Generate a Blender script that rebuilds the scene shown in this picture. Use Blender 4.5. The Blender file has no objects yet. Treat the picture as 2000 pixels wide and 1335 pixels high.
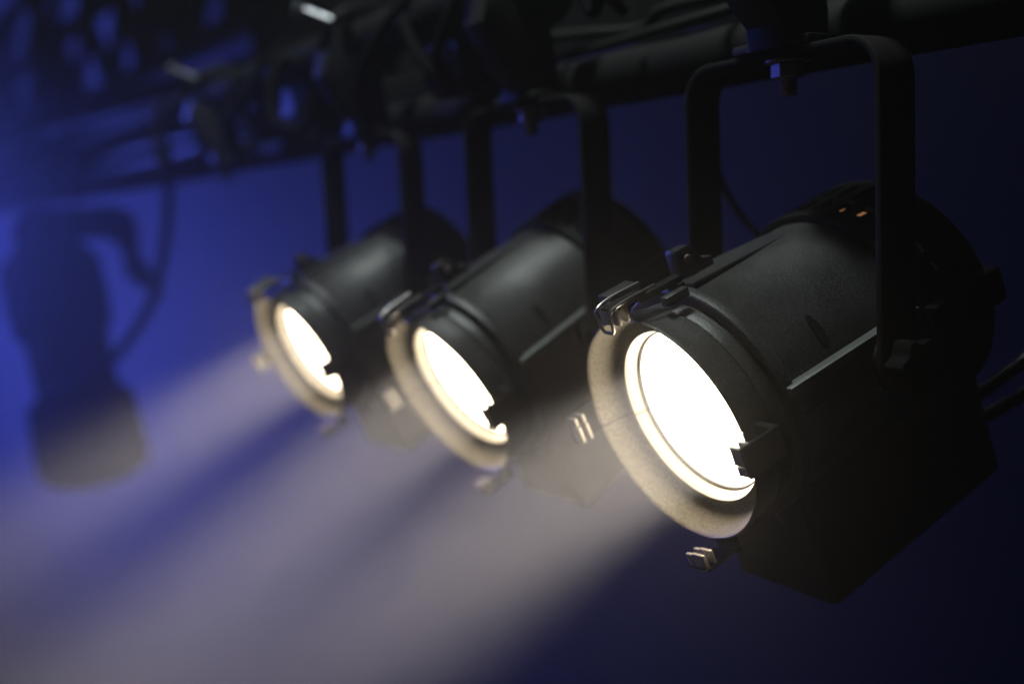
import bpy, bmesh, math, random
from mathutils import Vector, Matrix
R = math.radians
random.seed(7)
scene = bpy.context.scene
col = scene.collection

# ---------------------------------------------------------------- camera
cam_d = bpy.data.cameras.new('camera'); cam = bpy.data.objects.new('camera', cam_d); col.objects.link(cam)
cam_d.sensor_width = 36.0; cam_d.lens = 36.0 * 2194.5 / 2000.0
cam_d.clip_start = 0.02; cam_d.clip_end = 60
right = Vector((0.5336, 0.8445, -0.0454)); up = Vector((-0.0702, 0.0978, 0.9927)); fwd = Vector((-0.8428, 0.5265, -0.1115))
right.normalize(); fwd = (fwd - right * fwd.dot(right)).normalized(); up = right.cross(fwd)
Mc = Matrix((right, up, -fwd)).transposed().to_4x4(); Mc.translation = Vector((0.53556, -0.55666, 0.09898))
cam.matrix_world = Mc
cam_d.dof.use_dof = True; cam_d.dof.focus_distance = 0.675; cam_d.dof.aperture_fstop = 2.5
scene.camera = cam

# ---------------------------------------------------------------- world, exposure, sampling
w = bpy.data.worlds.new('World'); scene.world = w; w.use_nodes = True
bg = w.node_tree.nodes['Background']; bg.inputs[0].default_value = (0.15, 0.2, 0.6, 1); bg.inputs[1].default_value = 0.004
vs = scene.view_settings; vs.view_transform = 'Standard'; vs.look = 'None'; vs.exposure = 0; vs.gamma = 1
vs.use_curve_mapping = False
cy = scene.cycles
cy.use_denoising = True; cy.use_adaptive_sampling = False
cy.max_bounces = 6; cy.diffuse_bounces = 3; cy.glossy_bounces = 3; cy.volume_bounces = 0; cy.transmission_bounces = 4
cy.sample_clamp_indirect = 4.0; cy.caustics_reflective = False; cy.caustics_refractive = False

# ---------------------------------------------------------------- large lamps of the venue, and added blue fills
def lamp(name, kind, loc, aim, power, colr, **kw):
    d = bpy.data.lights.new(name, kind); d.energy = power; d.color = colr
    for k, v in kw.items(): setattr(d, k, v)
    o = bpy.data.objects.new(name, d); col.objects.link(o); o.location = loc
    if aim is not None: o.rotation_euler = (Vector(aim) - Vector(loc)).to_track_quat('-Z', 'Y').to_euler()
    return o
BLUE = (0.085, 0.125, 1.0)
# blue wash lamp lighting the drape behind the bar
lamp('blue_wash_lamp', 'SPOT', (-5.3, -0.6, -0.75), (-6.1, 1.7, -0.75), 205, BLUE, spot_size=R(150), spot_blend=1.0, shadow_soft_size=0.12)
# added blue fill, unseen off to the left, lifting the haze there
lamp('blue_fill_lamp', 'SPOT', (-3.0, -0.62, 0.55), (-1.2, -0.22, -0.40), 330, BLUE, spot_size=R(46), spot_blend=1.0, shadow_soft_size=0.10)
# added blue lamp, unseen above, brightening the drape behind the truss gaps
lamp('blue_top_fill', 'SPOT', (-5.6, 0.9, 2.5), (-7.05, 0.9, 1.3), 110, BLUE, spot_size=R(80), spot_blend=1.0, shadow_soft_size=0.10)
# house work light in the roof above the bar
lamp('work_lamp', 'SPOT', (-0.50, -0.70, 2.7), (-0.3, 0.0, 0.0), 275, (0.90, 1.0, 0.97), spot_size=R(60), spot_blend=0.6, shadow_soft_size=0.14)

# second roof lamp, behind the bar to the left, grazing the tops of rails and pipes
lamp('rear_roof_lamp', 'SPOT', (-2.6, 2.6, 2.1), (-0.25, 0.0, 0.05), 14, (0.88, 1.0, 0.97), spot_size=R(34), spot_blend=0.7, shadow_soft_size=0.12)

# ---------------------------------------------------------------- materials
def mat(name, base, rough=0.5, metal=0.0, bump=0.0, bscale=900, bump2=0.0, var=0.0, emis=None, estr=0, coat=0.0, spec=0.5, speck=0.0, sscale=1300):
    m = bpy.data.materials.new(name); m.use_nodes = True
    nt = m.node_tree; b = nt.nodes['Principled BSDF']
    b.inputs['Base Color'].default_value = (*base, 1); b.inputs['Roughness'].default_value = rough
    b.inputs['Metallic'].default_value = metal; b.inputs['Specular IOR Level'].default_value = spec
    b.inputs['Coat Weight'].default_value = coat
    if emis: b.inputs['Emission Color'].default_value = (*emis, 1); b.inputs['Emission Strength'].default_value = estr
    if bump or var:
        tc = nt.nodes.new('ShaderNodeTexCoord')
    if bump:
        n = nt.nodes.new('ShaderNodeTexNoise'); n.inputs['Scale'].default_value = bscale; n.inputs['Detail'].default_value = 3
        nt.links.new(tc.outputs['Object'], n.inputs['Vector'])
        bp = nt.nodes.new('ShaderNodeBump'); bp.inputs['Strength'].default_value = bump; bp.inputs['Distance'].default_value = 0.0006
        nt.links.new(n.outputs['Fac'], bp.inputs['Height']); nt.links.new(bp.outputs['Normal'], b.inputs['Normal'])
    if var:   # wear: uneven gloss and tone
        n2 = nt.nodes.new('ShaderNodeTexNoise'); n2.inputs['Scale'].default_value = 28; n2.inputs['Detail'].default_value = 6
        nt.links.new(tc.outputs['Object'], n2.inputs['Vector'])
        mr = nt.nodes.new('ShaderNodeMapRange'); mr.inputs['From Min'].default_value = 0.3; mr.inputs['From Max'].default_value = 0.7
        mr.inputs['To Min'].default_value = rough - var; mr.inputs['To Max'].default_value = rough + var
        nt.links.new(n2.outputs['Fac'], mr.inputs['Value']); nt.links.new(mr.outputs['Result'], b.inputs['Roughness'])
        mx = nt.nodes.new('ShaderNodeMix'); mx.data_type = 'RGBA'
        mx.inputs[6].default_value = (*[c * (1 - var) for c in base], 1); mx.inputs[7].default_value = (*[c * (1 + 1.5 * var) for c in base], 1)
        nt.links.new(n2.outputs['Fac'], mx.inputs[0]); nt.links.new(mx.outputs[2], b.inputs['Base Color'])
    if speck:   # grain of the cast, powder-coated surface
        if not (bump or var): tc = nt.nodes.new('ShaderNodeTexCoord')
        n3 = nt.nodes.new('ShaderNodeTexNoise'); n3.inputs['Scale'].default_value = sscale; n3.inputs['Detail'].default_value = 1.5
        nt.links.new(tc.outputs['Object'], n3.inputs['Vector'])
        rp = nt.nodes.new('ShaderNodeMapRange'); rp.inputs['From Min'].default_value = 0.35; rp.inputs['From Max'].default_value = 0.68
        rp.inputs['To Min'].default_value = 1 - speck; rp.inputs['To Max'].default_value = 1 + 1.4 * speck
        nt.links.new(n3.outputs['Fac'], rp.inputs['Value'])
        ml = nt.nodes.new('ShaderNodeMix'); ml.data_type = 'RGBA'; ml.blend_type = 'MULTIPLY'; ml.inputs[0].default_value = 1.0
        if var: nt.links.new(mx.outputs[2], ml.inputs[6])
        else: ml.inputs[6].default_value = (*base, 1)
        nt.links.new(rp.outputs['Result'], ml.inputs[7]); nt.links.new(ml.outputs[2], b.inputs['Base Color'])
    return m
WARM = (1.0, 0.84, 0.62)
M = {
 'cast': mat('black_cast', (0.023, 0.0235, 0.023), 0.41, 0, 0.45, 1000, var=0.08, speck=0.6, sscale=900),
 'bezel': mat('bezel_cast', (0.108, 0.098, 0.078), 0.42, 0.15, 0.7, 1000, var=0.06, speck=0.55, sscale=1150),
 'plastic': mat('black_plastic', (0.005, 0.005, 0.005), 0.75, 0, 0.2, 1800, var=0.05, spec=0.16),
 'steel': mat('black_steel', (0.007, 0.0065, 0.006), 0.78, 0, 0.15, 700, var=0.06, spec=0.12),
 'box': mat('black_box', (0.014, 0.013, 0.013), 0.62, 0, 0.2, 1600, var=0.04, spec=0.35),
 'rail': mat('pale_rail', (0.10, 0.105, 0.10), 0.42, 0.4, 0.2, 500, var=0.10),  # paler grey metal than the housing
 'clip': mat('clip_metal', (0.30, 0.28, 0.24), 0.42, 0.4, 0.2, 700, var=0.06),
 'band': mat('light_metal', (0.40, 0.37, 0.31), 0.35, 0.3, 0.1, 1200),
 'gasket': mat('gasket', (0.02, 0.018, 0.016), 0.6),
 'lens': mat('lens_lit', (0.8, 0.8, 0.8), 0.2, emis=WARM, estr=14),
 'zinc': mat('zinc', (0.36, 0.27, 0.26), 0.45, 0.5, 0.2, 900, var=0.08),
 'chrome': mat('chrome', (0.38, 0.39, 0.42), 0.32, 1.0, 0.1, 600, var=0.06),
 'wire': mat('spring_wire', (0.26, 0.25, 0.24), 0.34, 1.0),
 'iron': mat('cast_iron', (0.016, 0.015, 0.015), 0.55, 0.3, 0.5, 500, var=0.08),
 'pipe': mat('pipe_paint', (0.007, 0.007, 0.008), 0.72, 0.0, 0.2, 300, var=0.1, spec=0.15),
 'alu': mat('aluminium_tube', (0.30, 0.30, 0.32), 0.35, 1.0, 0.15, 200, var=0.1),
 'cable': mat('rubber_cable', (0.012, 0.012, 0.012), 0.55, 0, 0.1, 500, var=0.05, spec=0.22),
 'glossy': mat('glossy_cable', (0.016, 0.015, 0.013), 0.28, 0, 0.05, 500, var=0.05),
 'lead': mat('dull_lead', (0.004, 0.004, 0.004), 0.85, 0, 0.1, 500, spec=0.06),
 'glow': mat('lamp_leak', (0.05, 0.02, 0.01), 0.6, emis=(1.0, 0.42, 0.16), estr=0.28),
 'drape': mat('drape_cloth', (0.30, 0.30, 0.32), 0.9, 0, 0.3, 300, var=0.06, spec=0.1),
}

# ---------------------------------------------------------------- mesh helpers
def mesh_from_bm(name, bm, m, smooth=True, angle=35):
    bmesh.ops.recalc_face_normals(bm, faces=bm.faces)
    if smooth:
        for f in bm.faces: f.smooth = True
        for e in bm.edges:
            if len(e.link_faces) == 2 and e.calc_face_angle(0) > R(angle): e.smooth = False
    me = bpy.data.meshes.new(name); bm.to_mesh(me); bm.free(); me.materials.append(M[m] if isinstance(m, str) else m)
    return me
def lathe(bm, prof, seg=128, a0=0.0, a1=360.0, closed=False):
    """prof: (radius, v) in mm; axis is the beam, local -Y; angle 0 = local +X, 90 = +Z"""
    full = abs(a1 - a0 - 360) < 1e-6
    n = max(2, int(seg * (a1 - a0) / 360)); cnt = n if full else n + 1
    rows = []
    for k in range(cnt):
        a = R(a0 + (a1 - a0) * k / n); c, s = math.cos(a), math.sin(a)
        rows.append([bm.verts.new((r * c / 1000, -v / 1000, r * s / 1000)) for r, v in prof])
    m = len(prof)
    for k in range(n):
        A, B = rows[k], rows[(k + 1) % cnt]
        for j in range(m if closed else m - 1):
            try: bm.faces.new((A[j], A[(j + 1) % m], B[(j + 1) % m], B[j]))
            except ValueError: pass
    if closed and not full:
        bm.faces.new(rows[0]); bm.faces.new(list(reversed(rows[-1])))
def box(bm, lo, hi, bevel=0.0, mtx=None, segs=2):
    """corners in mm, axes local x,y,z"""
    ret = bmesh.ops.create_cube(bm, size=1.0); vs_ = ret['verts']
    c = [(a + b) / 2000 for a, b in zip(lo, hi)]; s = [abs(b - a) / 1000 for a, b in zip(lo, hi)]
    for v in vs_: v.co = Vector([v.co[i] * s[i] + c[i] for i in range(3)])
    if bevel:
        es = list({e for v in vs_ for e in v.link_edges})
        r = bmesh.ops.bevel(bm, geom=es, offset=bevel / 1000, segments=segs, affect='EDGES', profile=0.5)
        vs_ = list({v for f in r['faces'] for v in f.verts} | {v for v in vs_ if v.is_valid})
    if mtx is not None: bmesh.ops.transform(bm, matrix=mtx, verts=[v for v in vs_ if v.is_valid])
    return vs_
def tube(bm, pts, rad, seg=14, smooth=True, sub=6, caps=True):
    """tube through pts (metres), Catmull-Rom smoothed"""
    P = [Vector(p) for p in pts]
    if smooth and len(P) > 2:
        Q = []
        for i in range(len(P) - 1):
            a = P[i - 1] if i else P[0] * 2 - P[1]; b, c = P[i], P[i + 1]; d = P[i + 2] if i + 2 < len(P) else P[-1] * 2 - P[-2]
            for k in range(sub):
                t = k / sub
                Q.append(0.5 * ((2 * b) + (c - a) * t + (2 * a - 5 * b + 4 * c - d) * t * t + (3 * b - a - 3 * c + d) * t ** 3))
        Q.append(P[-1]); P = Q
    rings = []; nrm = None
    for i, p in enumerate(P):
        t = (P[min(i + 1, len(P) - 1)] - P[max(i - 1, 0)]).normalized()
        if nrm is None: nrm = t.orthogonal().normalized()
        nrm = (nrm - t * nrm.dot(t)).normalized(); b = t.cross(nrm)
        rr = rad(i / (len(P) - 1)) if callable(rad) else rad
        rings.append([bm.verts.new(p + rr * (math.cos(2 * math.pi * k / seg) * nrm + math.sin(2 * math.pi * k / seg) * b)) for k in range(seg)])
    for A, B in zip(rings, rings[1:]):
        for k in range(seg): bm.faces.new((A[k], A[(k + 1) % seg], B[(k + 1) % seg], B[k]))
    if caps: bm.faces.new(list(reversed(rings[0]))); bm.faces.new(rings[-1])
def prism(bm, poly, axis, lo, hi, bevel=0.0):
    """extrude a polygon (metres, in the two axes other than `axis`) between lo and hi"""
    def mk(a, b, t):
        v = [0, 0, 0]; o = [i for i in range(3) if i != axis]; v[o[0]] = a; v[o[1]] = b; v[axis] = t; return bm.verts.new(v)
    A = [mk(a, b, lo) for a, b in poly]; B = [mk(a, b, hi) for a, b in poly]; n = len(poly)
    fs = [bm.faces.new(A), bm.faces.new(list(reversed(B)))]
    for k in range(n): fs.append(bm.faces.new((A[k], B[k], B[(k + 1) % n], A[(k + 1) % n])))
    if bevel:
        es = [e for f in fs[:2] for e in f.edges]
        bmesh.ops.recalc_face_normals(bm, faces=fs)
        bmesh.ops.bevel(bm, geom=es, offset=bevel, segments=2, affect='EDGES', profile=0.5)
def cyl(bm, c, d, r, L, seg=24, bevel=0.0):
    """cylinder from point c along direction d (metres)"""
    d = Vector(d).normalized(); c = Vector(c)
    if bevel: prof = [(0, r - bevel), (bevel, r), (L - bevel, r), (L, r - bevel)]
    else: prof = [(0, r), (L, r)]
    n = d.orthogonal().normalized(); b = d.cross(n); rings = []
    for t, rr in prof:
        rings.append([bm.verts.new(c + d * t + rr * (math.cos(2 * math.pi * k / seg) * n + math.sin(2 * math.pi * k / seg) * b)) for k in range(seg)])
    for A, B in zip(rings, rings[1:]):
        for k in range(seg): bm.faces.new((A[k], A[(k + 1) % seg], B[(k + 1) % seg], B[k]))
    bm.faces.new(list(reversed(rings[0]))); bm.faces.new(rings[-1])

MESH = {}
def obj(name, me, parent=None, rot=None, loc=None):
    o = bpy.data.objects.new(name, me); col.objects.link(o); o.parent = parent
    if rot: o.rotation_euler = rot
    if loc: o.location = loc
    return o
def tag(o, label=None, cat=None, group=None, kind=None):
    if label: o['label'] = label
    if cat: o['category'] = cat
    if group: o['group'] = group
    if kind: o['kind'] = kind
    return o
def cached(key, build, m, smooth=True, angle=35):
    if key not in MESH:
        bm = bmesh.new(); build(bm); MESH[key] = mesh_from_bm(key, bm, m, smooth, angle)
    return MESH[key]

# ---------------------------------------------------------------- backdrop drape
def drape_mesh():
    bm = bmesh.new(); nx, nz = 220, 10; W, H = 15.0, 9.0; grid = []
    for i in range(nx + 1):
        x = -W / 2 + W * i / nx; f = 0.012 * math.sin(x * 2.1 + 0.7 * math.sin(x * 1.3))
        grid.append([bm.verts.new((x, f * (1 - 0.2 * k / nz), -H / 2 + H * k / nz)) for k in range(nz + 1)])
    for i in range(nx):
        for k in range(nz): bm.faces.new((grid[i][k], grid[i + 1][k], grid[i + 1][k + 1], grid[i][k + 1]))
    return mesh_from_bm('backdrop', bm, 'drape', angle=80)
drape = obj('backdrop', drape_mesh(), None, (0, 0, math.atan2(0.8445, 0.5336)), (-5.4, 3.1, 0.2))
tag(drape, kind='structure')

# ---------------------------------------------------------------- bars
def bar(bm, x0, x1, y, z, r, seg=40):
    n = 12; tube(bm, [(x0 + (x1 - x0) * k / n, y, z) for k in range(n + 1)], r, seg, smooth=False)
hang = obj('lighting_bar', cached('lighting_bar', lambda bm: bar(bm, 1.2, -5.2, 0.0, 0.300, 0.0242), 'pipe'))
tag(hang, 'dark round steel bar overhead, gripped by the clamps of the spotlights', 'pipe')
low = obj('lower_pipe', cached('lower_pipe', lambda bm: bar(bm, 1.2, -5.2, 0.078, 0.2165, 0.0242), 'pipe'))
tag(low, 'lower dark pipe running just behind the hanging bolts of the spotlights', 'pipe')

# ---------------------------------------------------------------- clamps
def hook_poly():
    cyy, cz = 0.0, 0.300; out = []; inn = []
    for k in range(25):                               # C-shaped jaw, open to the front
        a = R(-70 + (215 + 0) * k / 24)
        out.append((cyy + 0.043 * math.cos(a), cz + 0.043 * math.sin(a)))
        inn.append((cyy + 0.0252 * math.cos(a), cz + 0.0252 * math.sin(a)))
    foot = [(-0.0252 * 0.95, 0.279), (-0.050, 0.288), (-0.056, 0.262), (-0.036, 0.226), (-0.021, 0.212), (-0.021, 0.1975), (0.021, 0.1975), (0.021, 0.222)]
    return foot + out + list(reversed(inn))
def thread_prof(bm, c, d, r, L, pitch):
    d = Vector(d).normalized(); n = int(L / pitch) * 2
    tube(bm, [Vector(c) + d * (L * k / n) for k in range(n + 1)], lambda t: r * (0.90 if int(round(t * n)) % 2 else 1.0), 18, smooth=False)
def make_clamp(x, label, rz=0.0):
    t = obj('pipe_clamp', None); t.location = (x, 0, 0); tag(t, label, 'clamp', 'clamps gripping the overhead bar')
    def body(bm):
        prism(bm, hook_poly(), 0, -0.017, 0.017, 0.0022)
        # the upper jaw curls over the bar to the front
    obj('jaw', cached('clamp_jaw', body, 'iron'), t)
    obj('flange', cached('clamp_flange', lambda bm: box(bm, (-34, -17, 197.4), (34, 17, 203.5), 1.5), 'iron'), t)
    def lockbolt(bm):
        thread_prof(bm, (-0.006, -0.020, 0.318), (-0.25, -0.86, 0.34), 0.0058, 0.052, 0.0022)
    b = obj('locking_bolt', cached('clamp_lockbolt', lockbolt, 'chrome', angle=20), t)
    def head(bm): cyl(bm, (-0.0185, -0.063, 0.335), (-0.25, -0.86, 0.34), 0.0098, 0.009, 6, 0.001)
    obj('bolt_head', cached('clamp_lockhead', head, 'chrome', angle=20), b)
    obj('hanging_bolt', cached('clamp_bolt', lambda bm: thread_prof(bm, (0, 0, 0.1975), (0, 0, -1), 0.0060, 0.0290, 0.00175), 'zinc', angle=15), t)
    obj('washer', cached('clamp_washer', lambda bm: cyl(bm, (0, 0, 0.1919), (0, 0, -1), 0.0145, 0.0022, 32, 0.0005), 'zinc'), t)
    obj('nut', cached('clamp_nut', lambda bm: cyl(bm, (0, 0, 0.1896), (0, 0, -1), 0.0108, 0.0098, 6, 0.0009), 'zinc', angle=20), t)
    return t

# ---------------------------------------------------------------- spotlight
def yoke_mesh(bm, W=88.0, top=194.5, rad=24.0, hw=15.0, th=2.5):
    pts = []
    n = 24
    for k in range(n + 1): pts.append((-W, -hw + (top - rad + hw) * (k / n) if k > 8 else -hw + hw * (1 - math.cos(math.pi / 2 * k / 8))))
    for k in range(1, 9): a = R(180 - 90 * k / 8); pts.append((-W + rad + rad * math.cos(a), top - rad + rad * math.sin(a)))
    pts += [(-x, z) for x, z in reversed(pts)]
    N = len(pts); rows = []
    for i, (x, z) in enumerate(pts):
        a = pts[max(i - 1, 0)]; b = pts[min(i + 1, N - 1)]; tx, tz = b[0] - a[0], b[1] - a[1]; l = math.hypot(tx, tz); nx, nz = -tz / l, tx / l
        d = z + hw if z < 0 else 99
        h = math.sqrt(max(hw * hw - (hw - d) ** 2, 0.8)) if d < hw else hw
        c = 0.7
        rows.append([bm.verts.new(((x + nx * q) / 1000, y / 1000, (z + nz * q) / 1000)) for q, y in
                     ((th, -h + c), (th, h - c), (th - c, h), (-th + c, h), (-th, h - c), (-th, -h + c), (-th + c, -h), (th - c, -h))])
    for A, B in zip(rows, rows[1:]):
        for k in range(8): bm.faces.new((A[k], A[(k + 1) % 8], B[(k + 1) % 8], B[k]))
    bm.faces.new(rows[0]); bm.faces.new(list(reversed(rows[-1])))

def clip_matrix(phi):      # clip built at the top (+Z), turned about the beam axis
    return Matrix.Rotation(-R(phi), 4, 'Y')
def rear_shell(bm):
    """vented rear housing: outer shell with two rows of long slots"""
    prof = [(78.5, -38), (82.0, -39), (82.8, -41)]
    vr = [-41, -47, -66, -70, -89, -95]
    seg = 144
    def P(r, v, k): a = 2 * math.pi * k / seg; return (r * math.cos(a) / 1000, -v / 1000, r * math.sin(a) / 1000)
    grid_o = [[bm.verts.new(P(82.8 + 1.0 * j / 5, v, k)) for k in range(seg)] for j, v in enumerate(vr)]
    grid_i = [[bm.verts.new(P(80.3 + 1.0 * j / 5, v, k)) for k in range(seg)] for j, v in enumerate(vr)]
    for j in range(5):
        for k in range(seg):
            ang = (k + 0.5) * 360 / seg; k2 = (k + 1) % seg
            slot = j in (1, 3) and (k % 4) in (1, 2) and (22 < ang < 158)
            if not slot:
                bm.faces.new((grid_o[j][k], grid_o[j][k2], grid_o[j + 1][k2], grid_o[j + 1][k]))
                bm.faces.new((grid_i[j][k], grid_i[j + 1][k], grid_i[j + 1][k2], grid_i[j][k2]))
            else:
                p, n = (k - 1) % seg, (k + 1) % seg
                if k % 4 == 1: bm.faces.new((grid_o[j][k], grid_o[j + 1][k], grid_i[j + 1][k], grid_i[j][k]))
                if k % 4 == 2: bm.faces.new((grid_o[j][k2], grid_i[j][k2], grid_i[j + 1][k2], grid_o[j + 1][k2]))
                bm.faces.new((grid_o[j][k], grid_i[j][k], grid_i[j][k2], grid_o[j][k2]))
                bm.faces.new((grid_o[j + 1][k], grid_o[j + 1][k2], grid_i[j + 1][k2], grid_i[j + 1][k]))
    lathe(bm, [(77.0, -38), (80.8, -38.2), (82.4, -39.2), (82.8, -41)], seg)
    lathe(bm, [(83.8, -95), (83.2, -99), (81.0, -103), (77, -106), (70, -108), (40, -109), (0.01, -109)], seg)
    bmesh.ops.remove_doubles(bm, verts=bm.verts, dist=1e-6)

def make_spotlight(x, pan, tilt, label, leak=True):
    t = obj('stage_spotlight', None); t.location = (x, 0, 0); t.rotation_euler = (0, 0, pan)
    tag(t, label, 'spotlight', 'lit spotlights hanging in a row from the bar')
    H = (tilt, 0, 0)
    def part(name, key, build, m, parent=t, **kw):
        return obj(name, cached(key, build, m, **kw), parent, H if parent is t else None)
    # yoke
    yk = obj('yoke', cached('yoke', yoke_mesh, 'steel', angle=50), t)
    for s in (-1, 1):
        def knob(bm, s=s):
            pts = []
            for k in range(48):
                a = 2 * math.pi * k / 48; r = 0.0155 + 0.0022 * math.cos(6 * a); pts.append((r * math.cos(a), r * math.sin(a)))
            prism(bm, pts, 0, s * 0.0935, s * 0.108, 0.002)
            cyl(bm, (s * 0.0906, 0, 0), (s, 0, 0), 0.011, 0.0035, 24)
        obj('tilt_knob', cached('tilt_knob%d' % s, knob, 'lead'), yk)
        part('pivot_boss', 'pivot_boss%d' % s, lambda bm, s=s: cyl(bm, (s * 0.074, 0, 0), (s, 0, 0), 0.017, 0.0110, 32, 0.001), 'cast')
    # front housing
    def housing(bm):
        lathe(bm, [(72.0, 70), (72.0, 79), (74, 80.5), (79.6, 80.5), (80.6, 79.6), (80.8, 78), (80.8, 73), (80.2, 71.5), (77.4, 70.2), (76.6, 68.5),
                   (76.6, 20), (77.0, -20), (77.2, -38.5)], 160)
    hs = part('housing', 'housing', housing, 'cast')
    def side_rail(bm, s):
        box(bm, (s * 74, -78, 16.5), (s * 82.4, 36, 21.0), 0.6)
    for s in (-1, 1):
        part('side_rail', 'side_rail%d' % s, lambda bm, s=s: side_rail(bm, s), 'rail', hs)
        part('seam_strip', 'seam_strip%d' % s, lambda bm, s=s: box(bm, (s * 74, -70, -1.4), (s * 78.6, 36, 0.6), 0.3), 'cast', hs)
    def ridge(bm):   # raised tapering flat on top
        poly = [(-0.022, 0.0), (0.010, 0.0), (0.0045, 0.088), (-0.016, 0.088)]
        lo = [bm.verts.new((a, -0.069 + b, 0.070)) for a, b in poly]; hi = [bm.verts.new((a, -0.069 + b, zz)) for (a, b), zz in zip(poly, (0.0805, 0.0805, 0.0768, 0.0768))]
        bm.faces.new(lo); bm.faces.new(list(reversed(hi)))
        for k in range(4): bm.faces.new((lo[k], hi[k], hi[(k + 1) % 4], lo[(k + 1) % 4]))
        bmesh.ops.recalc_face_normals(bm, faces=bm.faces); bmesh.ops.bevel(bm, geom=list(bm.edges), offset=0.0006, segments=2, affect='EDGES')
    part('top_ridge', 'top_ridge', ridge, 'cast', hs)
    def lug(bm):
        poly = [(-0.062, 0.0775), (-0.062, 0.0965), (-0.0605, 0.0985), (-0.050, 0.0985), (-0.047, 0.0965), (-0.0415, 0.0865), (-0.034, 0.0845), (-0.034, 0.0775)]
        prism(bm, poly, 0, -0.018, -0.008, 0.0006)
    lg = part('safety_lug', 'safety_lug', lug, 'cast', hs)
    part('screw', 'lug_screw', lambda bm: cyl(bm, (-0.0082, -0.0535, 0.0905), (1, 0, 0), 0.0030, 0.0018, 20, 0.0005), 'zinc', lg)
    def oval(bm):  # dark raised oval stands in for the dark hollow of a recessed slot
        pts = []
        for k in range(32):
            a = 2 * math.pi * k / 32; pts.append((math.cos(a) * 0.0034, math.sin(a) * 0.0115))
        th0 = R(28); Rr = 0.0761
        A = []; B = []
        for dv, ds in pts:
            a = th0 + ds / Rr
            A.append(bm.verts.new((Rr * math.cos(a), -0.034 + dv, Rr * math.sin(a)))); B.append(bm.verts.new(((Rr + 0.0012) * math.cos(a), -0.034 + dv, (Rr + 0.0012) * math.sin(a))))
        bm.faces.new(B)
        for k in range(32): bm.faces.new((A[k], A[(k + 1) % 32], B[(k + 1) % 32], B[k]))
    part('dark_slot', 'dark_slot', oval, 'plastic', hs)
    # barrel behind the bezel
    def barrel(bm):
        lathe(bm, [(57.8, 84), (60, 84), (73.0, 84.2), (73.0, 79.0), (71.6, 79.0), (71.6, 92), (72.2, 93)], 160)
        lathe(bm, [(73.4, 84.2), (73.6, 90.4), (73.0, 91.4), (71.8, 91.6)], 160)
    part('barrel', 'barrel', barrel, 'cast')
    # bezel, cast in two halves with a seam
    def bezel(bm, a0, a1):
        lathe(bm, [(60.6, 96.6), (62.0, 95.4), (64.5, 94.9), (67.2, 95.6), (69.6, 98.0), (71.8, 102.0), (73.8, 108.0), (75.2, 113.0), (75.7, 115.2),
                   (76.2, 115.9), (76.9, 115.6), (77.2, 114.8), (76.6, 111.0), (75.2, 102.0), (74.8, 94.2), (74.2, 93.2), (66, 92.6), (60.6, 93.2)], 200, a0, a1, True)
    for k, (a0, a1) in enumerate(((8.5, 186.5), (187.5, 367.5))):
        part('bezel', 'bezel%d' % k, lambda bm, a0=a0, a1=a1: bezel(bm, a0, a1), 'bezel')
    part('bezel_sleeve', 'bezel_sleeve', lambda bm: lathe(bm, [(77.25, 115.3), (77.6, 114.7), (76.95, 111), (75.55, 102), (75.15, 94.2), (74.9, 93.3), (74.3, 93.6), (74.5, 102), (76.0, 111), (76.6, 114.6)], 160, 0, 360, True), 'cast')
    def seam(bm, a):
        lathe(bm, [(60.9, 96.0), (62.2, 94.9), (64.5, 94.4), (67.5, 95.1), (70.0, 97.7), (72.3, 101.9), (74.3, 108.0), (75.6, 113.2), (76.0, 115.0), (76.5, 114.9), (76.7, 114.2), (76.1, 110), (74.8, 102), (74.4, 94.6), (66, 93.0), (60.9, 93.6)], 360, a - 0.8, a + 0.8, True)
        lathe(bm, [(57.9, 89.2), (58.5, 90.8), (60.3, 96.0), (60.45, 94), (60.45, 89.2)], 360, a - 0.8, a + 0.8, True)
    for a in (8.0, 187.0):
        part('bezel_seam', 'bezel_seam%d' % a, lambda bm, a=a: seam(bm, a), 'gasket')
    # lens parts
    def band(bm, a0, a1): lathe(bm, [(57.3, 88.8), (58.0, 90.6), (60.0, 96.6), (60.4, 96.8), (60.5, 94), (60.5, 88.8)], 180, a0, a1, True)
    for k, (a0, a1) in enumerate(((8.5, 186.5), (187.5, 367.5))):
        part('lens_retainer', 'lens_retainer%d' % k, lambda bm, a0=a0, a1=a1: band(bm, a0, a1), 'band')
    part('gasket', 'gasket', lambda bm: lathe(bm, [(55.6, 85.2), (55.9, 87.6), (57.2, 88.6), (59, 88.6), (59, 85.2)], 160, 0, 360, True), 'gasket')
    part('lens', 'lens', lambda bm: lathe(bm, [(55.8, 85.6), (52, 86.6), (44, 88.2), (32, 89.6), (16, 90.4), (0.01, 90.6)], 128), 'lens')
    # accessory clips, one on each side of the bezel
    for phi in (-3.5, 94.0, 185.5, 271.0):     # top, far side, bottom, near side
        Mx = clip_matrix(phi)
        top_clip = phi < 0
        def clip(bm, Mx=Mx, top_clip=top_clip):
            hw, v0 = (10, 101) if top_clip is False else (6.0, 104)
            box(bm, (-hw, -131, 89.5), (hw, -v0, 92.0), 0.7, Mx)          # outer plate
            if top_clip: box(bm, (-4, -108, 85.5), (4, -74, 89.4), 0.7, Mx)
            if top_clip: box(bm, (-hw, -80, 79.0), (hw, -74.5, 85.6), 0.7, Mx)       # foot on the collar
            else: box(bm, (-hw, -106, 74.0), (hw, -101.2, 89.7), 0.7, Mx)            # foot on the bezel
        c = part('accessory_clip', 'accessory_clip%d' % int(phi), clip, 'steel')
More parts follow.
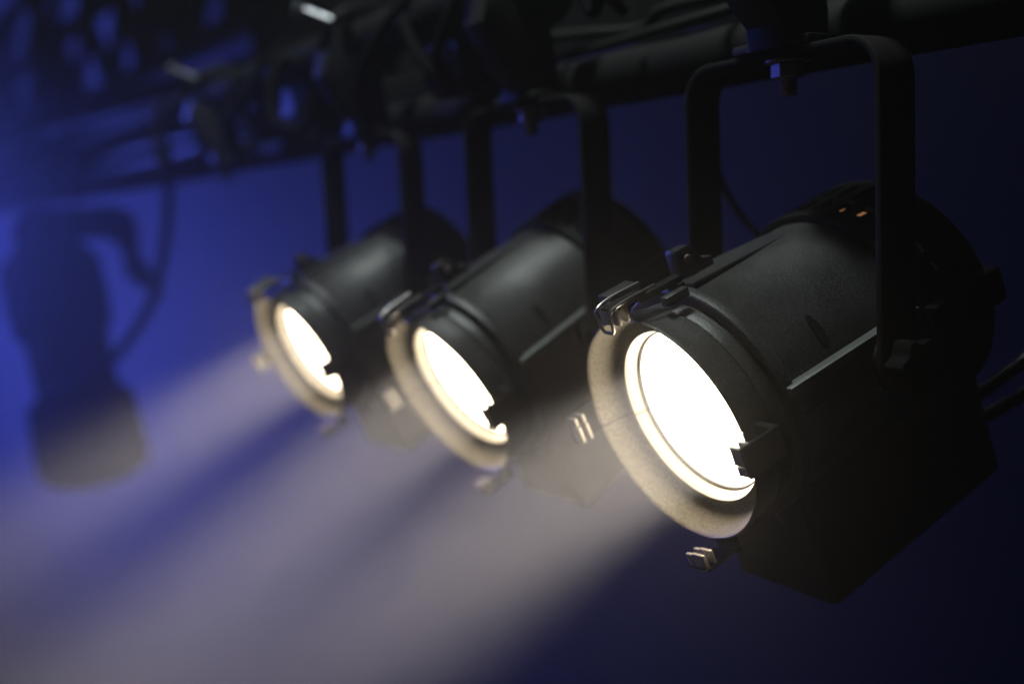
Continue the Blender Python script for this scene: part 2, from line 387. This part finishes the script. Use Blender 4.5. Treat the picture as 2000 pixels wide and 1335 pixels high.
        for j, v in enumerate((124.4, 130.9)):
            def wall(bm, Mx=Mx, v=v):
                box(bm, (-9.2, -v, 80.5), (2.6, -v + 2.4, 91.8), 0.5, Mx); box(bm, (3.2, -v, 81.4), (9.2, -v + 2.4, 91.8), 0.5, Mx)
            part('slot_wall', 'slot_wall%d_%d' % (int(phi), j), wall, 'clip', c)
        if phi < 0:
            def wire(bm, Mx=Mx):
                tube(bm, [Mx @ Vector(q) for q in ((-0.008, -0.098, 0.0936), (-0.008, -0.122, 0.0936), (-0.0070, -0.1335, 0.0910), (-0.0066, -0.1340, 0.084), (-0.0046, -0.1338, 0.0780),
                      (0.0, -0.1336, 0.0772), (0.0046, -0.1338, 0.0780), (0.0066, -0.1340, 0.084), (0.0070, -0.1335, 0.0910), (0.008, -0.122, 0.0936), (0.008, -0.098, 0.0936))], 0.0011, 10, sub=5)
            part('spring_latch', 'spring_latch', wire, 'wire', c)
            part('latch_block', 'latch_block', lambda bm, Mx=Mx: box(bm, (-24, -119, 82), (-10.6, -96, 93), 0.8, Mx), 'cast', c)
            part('latch_stop', 'latch_stop', lambda bm, Mx=Mx: box(bm, (10.8, -99, 80), (17, -81, 86), 0.8, Mx), 'cast', c)
    # rear housing and vents
    rh = part('rear_housing', 'rear_housing', rear_shell, 'plastic')
    part('heat_drum', 'heat_drum', lambda bm: lathe(bm, [(70, -39), (74.5, -40), (74.5, -100), (60, -104)], 96), 'plastic', rh)
    for s in (-1, 1):
        part('rear_rail', 'rear_rail%d' % s, lambda bm, s=s: box(bm, (s * 80, 40, -5.5), (s * 90.5, 106, 18.5), 2.5), 'plastic', rh)
    if leak:  # glowing quads stand in for lamp light escaping through the vents
        for k, (a, v, da, dv) in enumerate(((82.5, -51.5, 0.5, 1.2), (92.5, -58.5, 0.6, 1.0), (72.5, -53.0, 0.5, 1.6), (77.5, -60, 0.6, 2.6), (67.5, -62.5, 1.1, 3.6), (82.5, -76, 0.4, 1.4), (92.5, -80, 0.4, 1.2), (72.5, -63, 0.5, 1.4))):
            def leakq(bm, a=a, v=v, da=da, dv=dv):
                q = [(a - da, v - dv), (a + da * 0.6, v - dv * 0.8), (a + da, v + dv), (a - da * 0.7, v + dv * 0.7)]
                rr = 0.0785
                bm.faces.new([bm.verts.new((rr * math.cos(R(A)), -V / 1000, rr * math.sin(R(A)))) for A, V in q])
            part('leak_glow', 'leak_glow%d' % k, leakq, 'glow', rh)
    # driver box slung below the body
    def dbox(bm):
        vs_ = box(bm, (-47, -66, -151), (47, 112, -46), 0)
        for v in bm.verts:
            if v.co.z < -0.1 and v.co.y > 0: v.co.z += 0.007
        es = [e for e in bm.edges]
        bmesh.ops.bevel(bm, geom=es, offset=0.006, segments=4, affect='EDGES', profile=0.5)
    db = part('driver_box', 'driver_box', dbox, 'box')
    for sx in (-21, 21):
        part('screw', 'box_screw%d' % sx, lambda bm, sx=sx: cyl(bm, (sx / 1000, -0.0655, -0.0859), (0, -1, 0), 0.0042, 0.0026, 20, 0.0012), 'zinc', db)
    # beam: a real lamp just in front of the lens
    d = bpy.data.lights.new('beam_lamp', 'AREA'); d.shape = 'DISK'; d.size = 0.088; d.energy = BEAM_W; d.color = (1.0, 0.88, 0.76); d.spread = R(BEAM_SPREAD)
    lo = bpy.data.objects.new('beam_lamp', d); col.objects.link(lo); lo.parent = t
    ct, st = math.cos(tilt), math.sin(tilt); lo.location = (0, -0.092 * ct, -0.092 * st); lo.rotation_euler = (tilt - math.pi / 2 + 0.0, 0, 0)
    lo.rotation_euler = Vector((0, -ct, -st)).to_track_quat('-Z', 'Y').to_euler()
    return t
BEAM_W, BEAM_SPREAD = 11.5, 25.0
SPX = (0.0, -0.3068, -0.6441)
spots = [
 make_spotlight(SPX[0], -0.0414, 0.3503, 'lit black spotlight nearest the camera, sharp, with its grainy bezel in full view'),
 make_spotlight(SPX[1], 0.0402, 0.4785, 'lit black spotlight in the middle of the row, slightly blurred', False),
 make_spotlight(SPX[2], 0.0811, 0.4280, 'lit black spotlight farthest back in the row, most blurred of the three', False),
]
make_clamp(SPX[0], 'dark clamp above the nearest spotlight with its hexagon nut and thread showing sharply')
make_clamp(SPX[1], 'dark clamp above the middle spotlight, with reddish bolt below the yoke')
make_clamp(SPX[2], 'dark clamp above the farthest lit spotlight, with bright chrome locking bolt')
make_clamp(-1.149, 'blurred clamp on the bar beyond the lit spotlights, with no lamp under it')

# ---------------------------------------------------------------- cables
def cable(name, pts, r, label, cat='cable', m='cable', group=None):
    bm = bmesh.new(); tube(bm, pts, r, 14, sub=8)
    o = obj(name, mesh_from_bm(name, bm, m)); return tag(o, label, cat, group)
cable('power_cable', [(0.020, 0.098, -0.058), (0.034, 0.128, -0.050), (0.050, 0.158, -0.030), (0.066, 0.190, -0.002), (0.10, 0.230, 0.06), (0.12, 0.20, 0.16), (0.13, 0.12, 0.235)], 0.0048, 'glossy black cable leaving the back of the nearest spotlight, upper of two', m='glossy')
cable('power_cable', [(0.020, 0.104, -0.066), (0.038, 0.140, -0.062), (0.062, 0.175, -0.040), (0.10, 0.210, -0.010), (0.16, 0.23, 0.07), (0.18, 0.18, 0.17), (0.19, 0.11, 0.237)], 0.0048, 'dull black cable leaving the back of the nearest spotlight, lower of two', m='glossy')
cable('safety_cable', [(-0.186, 0.100, 0.236), (-0.192, 0.104, 0.19), (-0.181, 0.106, 0.122), (-0.163, 0.125, 0.078), (-0.140, 0.14, 0.055), (-0.10, 0.12, 0.04), (-0.05, 0.09, 0.02)], 0.0030, 'thin dark cable curving down behind the nearest spotlight and its left yoke arm')
cable('bundle_cable', [(0.6, 0.05, 0.262), (0.2, 0.06, 0.262), (-0.10, 0.07, 0.262), (-0.215, 0.079, 0.266), (-0.250, 0.081, 0.2555), (-0.336, 0.077, 0.2640), (-0.45, 0.07, 0.272), (-0.62, 0.072, 0.262), (-0.9, 0.07, 0.265), (-1.4, 0.07, 0.268)], 0.0052, 'black cable sagging along the top of the lower pipe, nearest strand')
cable('bundle_cable', [(0.6, 0.085, 0.252), (0.2, 0.08, 0.250), (-0.06, 0.075, 0.252), (-0.19, 0.066, 0.2475), (-0.40, 0.088, 0.250), (-0.60, 0.085, 0.256), (-0.9, 0.088, 0.252), (-1.4, 0.085, 0.256)], 0.0046, 'thin black cable lying straight on the lower pipe behind the clamps')


# ---------------------------------------------------------------- things behind and above the row
def border_mesh():
    bm = bmesh.new(); nx, nz = 140, 6; X0, X1, z0, z1 = 1.3, -1.75, 0.285, 1.5
    front = []; back = []
    for i in range(nx + 1):
        x = X0 + (X1 - X0) * i / nx; f = 0.26 + 0.016 * math.sin(x * 31 + 1.2 * math.sin(x * 5)) + 0.010 * math.sin(x * 57)
        hem = 0.010 * math.sin(x * 7.0) + 0.006 * math.sin(x * 31)
        front.append([bm.verts.new((x, f, (z0 + hem) + (z1 - z0) * k / nz)) for k in range(nz + 1)])
        back.append([bm.verts.new((x, f + 0.004, (z0 + hem) + (z1 - z0) * k / nz)) for k in range(nz + 1)])
    for i in range(nx):
        for k in range(nz):
            bm.faces.new((front[i][k], front[i + 1][k], front[i + 1][k + 1], front[i][k + 1]))
            bm.faces.new((back[i][k], back[i][k + 1], back[i + 1][k + 1], back[i + 1][k]))
        bm.faces.new((front[i][0], back[i][0], back[i + 1][0], front[i + 1][0]))
    return mesh_from_bm('border_cloth', bm, 'blackcloth', angle=70)
M['blackcloth'] = mat('black_cloth', (0.006, 0.006, 0.007), 0.95, 0, 0.3, 400, spec=0.1)
tag(obj('border_cloth', border_mesh()), 'black masking cloth hanging behind and above the clamps of the spotlights', 'curtain')

# unlit larger spotlight hanging farther along the same bar
bgx = Vector((-2.28, 0.0, 0.0))
t = obj('hanging_spotlight', None); t.location = bgx
tag(t, 'large unlit spotlight hanging at the left edge, strongly blurred', 'spotlight')
dy = Vector((0.24, 0.20, 0)).normalized(); ang = math.atan2(dy.y, dy.x) + 0.35
def byoke(bm):
    pts = [(-0.135, -0.01), (-0.135, 0.12), (-0.12, 0.15), (-0.09, 0.165), (0.09, 0.165), (0.12, 0.15), (0.135, 0.12), (0.135, -0.01)]
    inner = [(0.118, -0.01), (0.112, 0.06), (0.09, 0.085), (0.06, 0.09), (-0.06, 0.09), (-0.09, 0.085), (-0.112, 0.06), (-0.118, -0.01)]
    prism(bm, pts + inner, 1, -0.036, 0.036, 0.002)
yk = obj('yoke', cached('big_yoke', byoke, 'steel'), t, (0, 0, ang))
for s in (-1, 1):
    def bknob(bm, s=s):
        cyl(bm, (s * 0.1355, 0, 0), (s, 0, 0), 0.034, 0.022, 8, 0.004)
        tube(bm, [(s * 0.170, 0, 0), (s * 0.175, 0.01, -0.03), (s * 0.178, 0.02, -0.06)], 0.009, 10)
    obj('locking_handle', cached('big_knob%d' % s, bknob, 'plastic'), yk)
ax = Vector((0.28, 0.0, -0.38)).normalized()     # direction the lamp points
q = ax.to_track_quat('-Y', 'Z')
def bhead(bm):
    lathe(bm, [(0.01, -150), (60, -148), (92, -138), (104, -118), (108, -60), (108, 40), (112, 44), (112, 60), (98, 66), (92, 120), (90, 200)], 64)
hd = obj('body', cached('big_body', bhead, 'plastic'), t, None, Vector((-0.028, -0.05, -0.06))); hd.rotation_mode = 'QUATERNION'; hd.rotation_quaternion = q
def bfront(bm):
    lathe(bm, [(88, 190), (92, 262), (104, 270), (118, 285), (120, 360), (120, 432), (116, 438), (112, 432), (108, 360), (100, 340), (0.01, 336)], 64)
bf = obj('lens_barrel', cached('big_front', bfront, 'lead'), hd)
for k in range(6):
    obj('cooling_fin', cached('big_fin%d' % k, lambda bm, k=k: lathe(bm, [(106, -100 + k * 22), (116, -98 + k * 22), (116, -94 + k * 22), (106, -92 + k * 22)], 64, 0, 360, True), 'plastic'), hd)
tag(make_clamp(-2.28, 'blurred clamp on the bar above the large unlit spotlight at the left edge'))
cable('lamp_cable', [(-2.0, 0.10, 0.245), (-2.007, 0.148, 0.21), (-1.999, 0.128, 0.069), (-2.008, 0.086, -0.066), (-2.046, 0.010, -0.175), (-2.085, -0.03, -0.205), (-2.12, -0.04, -0.21)], 0.012, 'blurred cable drooping from the pipe to the large unlit spotlight')

# pipes and cables that cross behind the bar on the left
def seg_tube(name, a, b, r, label, cat='pipe', m='alu'):
    bm = bmesh.new(); A, B = Vector(a), Vector(b); tube(bm, [A.lerp(B, k / 8) for k in range(9)], r, 24, smooth=False)
    return tag(obj(name, mesh_from_bm(name, bm, m)), label, cat)
seg_tube('cross_pipe', (-1.68, 0.262, 0.428), (-2.80, -0.20, 0.340), 0.020, 'slanting pipe with a blue sheen across the upper left', m='pipe')
loom = obj('cable_loom', None); loom.location = (-1.4, 0.04, 0.25); tag(loom, 'thick bundle of dark cables filling the gap between the two pipes on the left', 'cables')
for k in range(12):
    yy = 0.02 + 0.02 * (k % 3); zz = 0.235 + 0.016 * (k // 2)
    pts = [(-1.30 - 0.4 * j - 1.4 * 0 - (-1.4), yy - 0.04 + random.uniform(-.012, .012), zz - 0.25 + 0.012 * j * (k // 2) / 5 + random.uniform(-.008, .008)) for j in range(9)]
    def lc(bm, pts=pts): tube(bm, pts, 0.011, 12, sub=5)
    obj('loom_cable', cached('loom%d' % k, lc, 'cable'), loom)

# sockets and looped leads along the bar
def socket_box(x, y, z, rx, sc, label):
    t = obj('socket_box', None); t.location = (x, y, z); t.rotation_euler = (rx, 0, 0); t.scale = (sc, sc, sc); tag(t, label, 'socket box', 'socket boxes on the bar')
    b = obj('body', cached('socket_body', lambda bm: box(bm, (-48, -30, -34), (48, 30, 34), 5), 'plastic'), t)
    obj('lid', cached('socket_lid', lambda bm: box(bm, (-40, -37, -26), (40, -30.5, 26), 3), 'iron'), t)
    for sx in (-1, 1):
        obj('connector', cached('socket_conn%d' % sx, lambda bm, sx=sx: cyl(bm, (sx * 0.047, 0, 0.004), (sx, 0, -0.25), 0.017, 0.042, 20, 0.003), 'plastic'), t)
        obj('lid_screw', cached('socket_screw%d' % sx, lambda bm, sx=sx: cyl(bm, (sx * 0.032, -0.0368, 0.018), (0, -1, 0), 0.0035, 0.002, 12, 0.0006), 'chrome'), t)
socket_box(-0.455, 0.030, 0.252, 0.1, 0.9, 'black socket box on the bar between the middle and the farthest lit spotlight')
socket_box(-0.840, 0.028, 0.258, -0.15, 1.0, 'black socket box on the bar just beyond the farthest lit spotlight')
socket_box(-1.020, 0.032, 0.250, 0.2, 0.85, 'smaller black socket box on the bar beside the clamp that holds no lamp')
def loop_pts(x, w, d, y0):
    j = lambda a: random.uniform(-a, a)
    return [(x - w, y0 + 0.02, 0.262), (x - w * 0.9 + j(.02), y0 - 0.035, 0.30 + j(.01)), (x - w * 0.5 + j(.02), y0 - 0.06 + j(.015), 0.30 - d * 0.6 + j(.015)), (x + j(.03), y0 - 0.05 + j(.012), 0.30 - d * (1 + j(.4))), (x + w * 0.55 + j(.02), y0 - 0.055 + j(.015), 0.30 - d * 0.55 + j(.02)), (x + w * 0.9, y0 - 0.035, 0.305), (x + w, y0 + 0.01, 0.335), (x + w * 1.1, y0 + 0.05, 0.31)]
cable('looped_lead', loop_pts(-0.40, 0.055, 0.070, 0.0), 0.0055, 'black lead looped round the bar right of the socket box behind the middle spotlight', m='lead')
cable('looped_lead', loop_pts(-0.545, 0.060, 0.085, 0.0), 0.0055, 'black lead looped round the bar just right of the clamp of the farthest lit spotlight', m='lead')
cable('looped_lead', loop_pts(-0.73, 0.070, 0.095, 0.0), 0.0060, 'black lead looped round the bar just left of the clamp of the farthest lit spotlight', m='lead')
cable('looped_lead', loop_pts(-0.93, 0.060, 0.080, 0.0), 0.0060, 'black lead looped round the bar between the two farther socket boxes', m='lead')
cable('looped_lead', loop_pts(-1.27, 0.080, 0.100, 0.0), 0.0070, 'black lead looped round the bar left of the clamp that holds no lamp', m='lead')
cable('looped_lead', loop_pts(-0.175, 0.045, 0.050, 0.02), 0.0050, 'black lead looped round the bar between the nearest and the middle spotlight', m='lead')

# far truss, upper left
tr = obj('far_truss', None); tr.location = (-3.2, 0.4, 0.8); tag(tr, 'dark lattice truss far behind at the upper left, blue light in its gaps', 'truss')
def tpart(name, a, b, r):
    bm = bmesh.new(); O = Vector((-3.2, 0.4, 0.8)); tube(bm, [Vector(a) - O, Vector(b) - O], r, 16, smooth=False)
    obj(name, mesh_from_bm(name, bm, 'trusspaint'), tr)
M['trusspaint'] = mat('truss_paint', (0.03, 0.03, 0.032), 0.45, 0.4, 0.2, 200, var=0.1)
xs = [-1.9 - 0.44 * k + random.uniform(-.12, .12) for k in range(13)]
for yy in (0.42,):
    for zz in (0.60, 0.90, 1.18): tpart('chord', (-1.7, yy, zz), (-7.4, yy, zz), 0.036)
    for a, b in zip(xs, xs[1:]):
        j = lambda q: random.uniform(-q, q)
        mid = ((a + b) / 2 + j(.08), yy + j(.05), 0.90)
        tpart('brace', (a, yy, 0.60), mid, random.uniform(.022, .046)); tpart('brace', mid, (b, yy, 0.60), random.uniform(.022, .046))
        tpart('brace', (a + j(.1), yy, 1.18), mid, random.uniform(.022, .05))

# ---------------------------------------------------------------- haze
bm = bmesh.new(); bmesh.ops.create_cube(bm, size=1.0)
for v in bm.verts: v.co = Vector((v.co.x * 22 - 4.0, v.co.y * 24 + 1.5, v.co.z * 12 + 0.2))
hz = bpy.data.materials.new('haze'); hz.use_nodes = True; nt = hz.node_tree; nt.nodes.clear()
o_ = nt.nodes.new('ShaderNodeOutputMaterial'); pv = nt.nodes.new('ShaderNodeVolumePrincipled')
pv.inputs['Color'].default_value = (0.95, 0.95, 0.95, 1); pv.inputs['Density'].default_value = 0.05; pv.inputs['Anisotropy'].default_value = 0.80
nt.links.new(pv.outputs['Volume'], o_.inputs['Volume'])
me = bpy.data.meshes.new('haze'); bm.to_mesh(me); bm.free(); me.materials.append(hz)
tag(obj('haze', me), 'thin pale stage haze filling the air', None, kind='stuff')
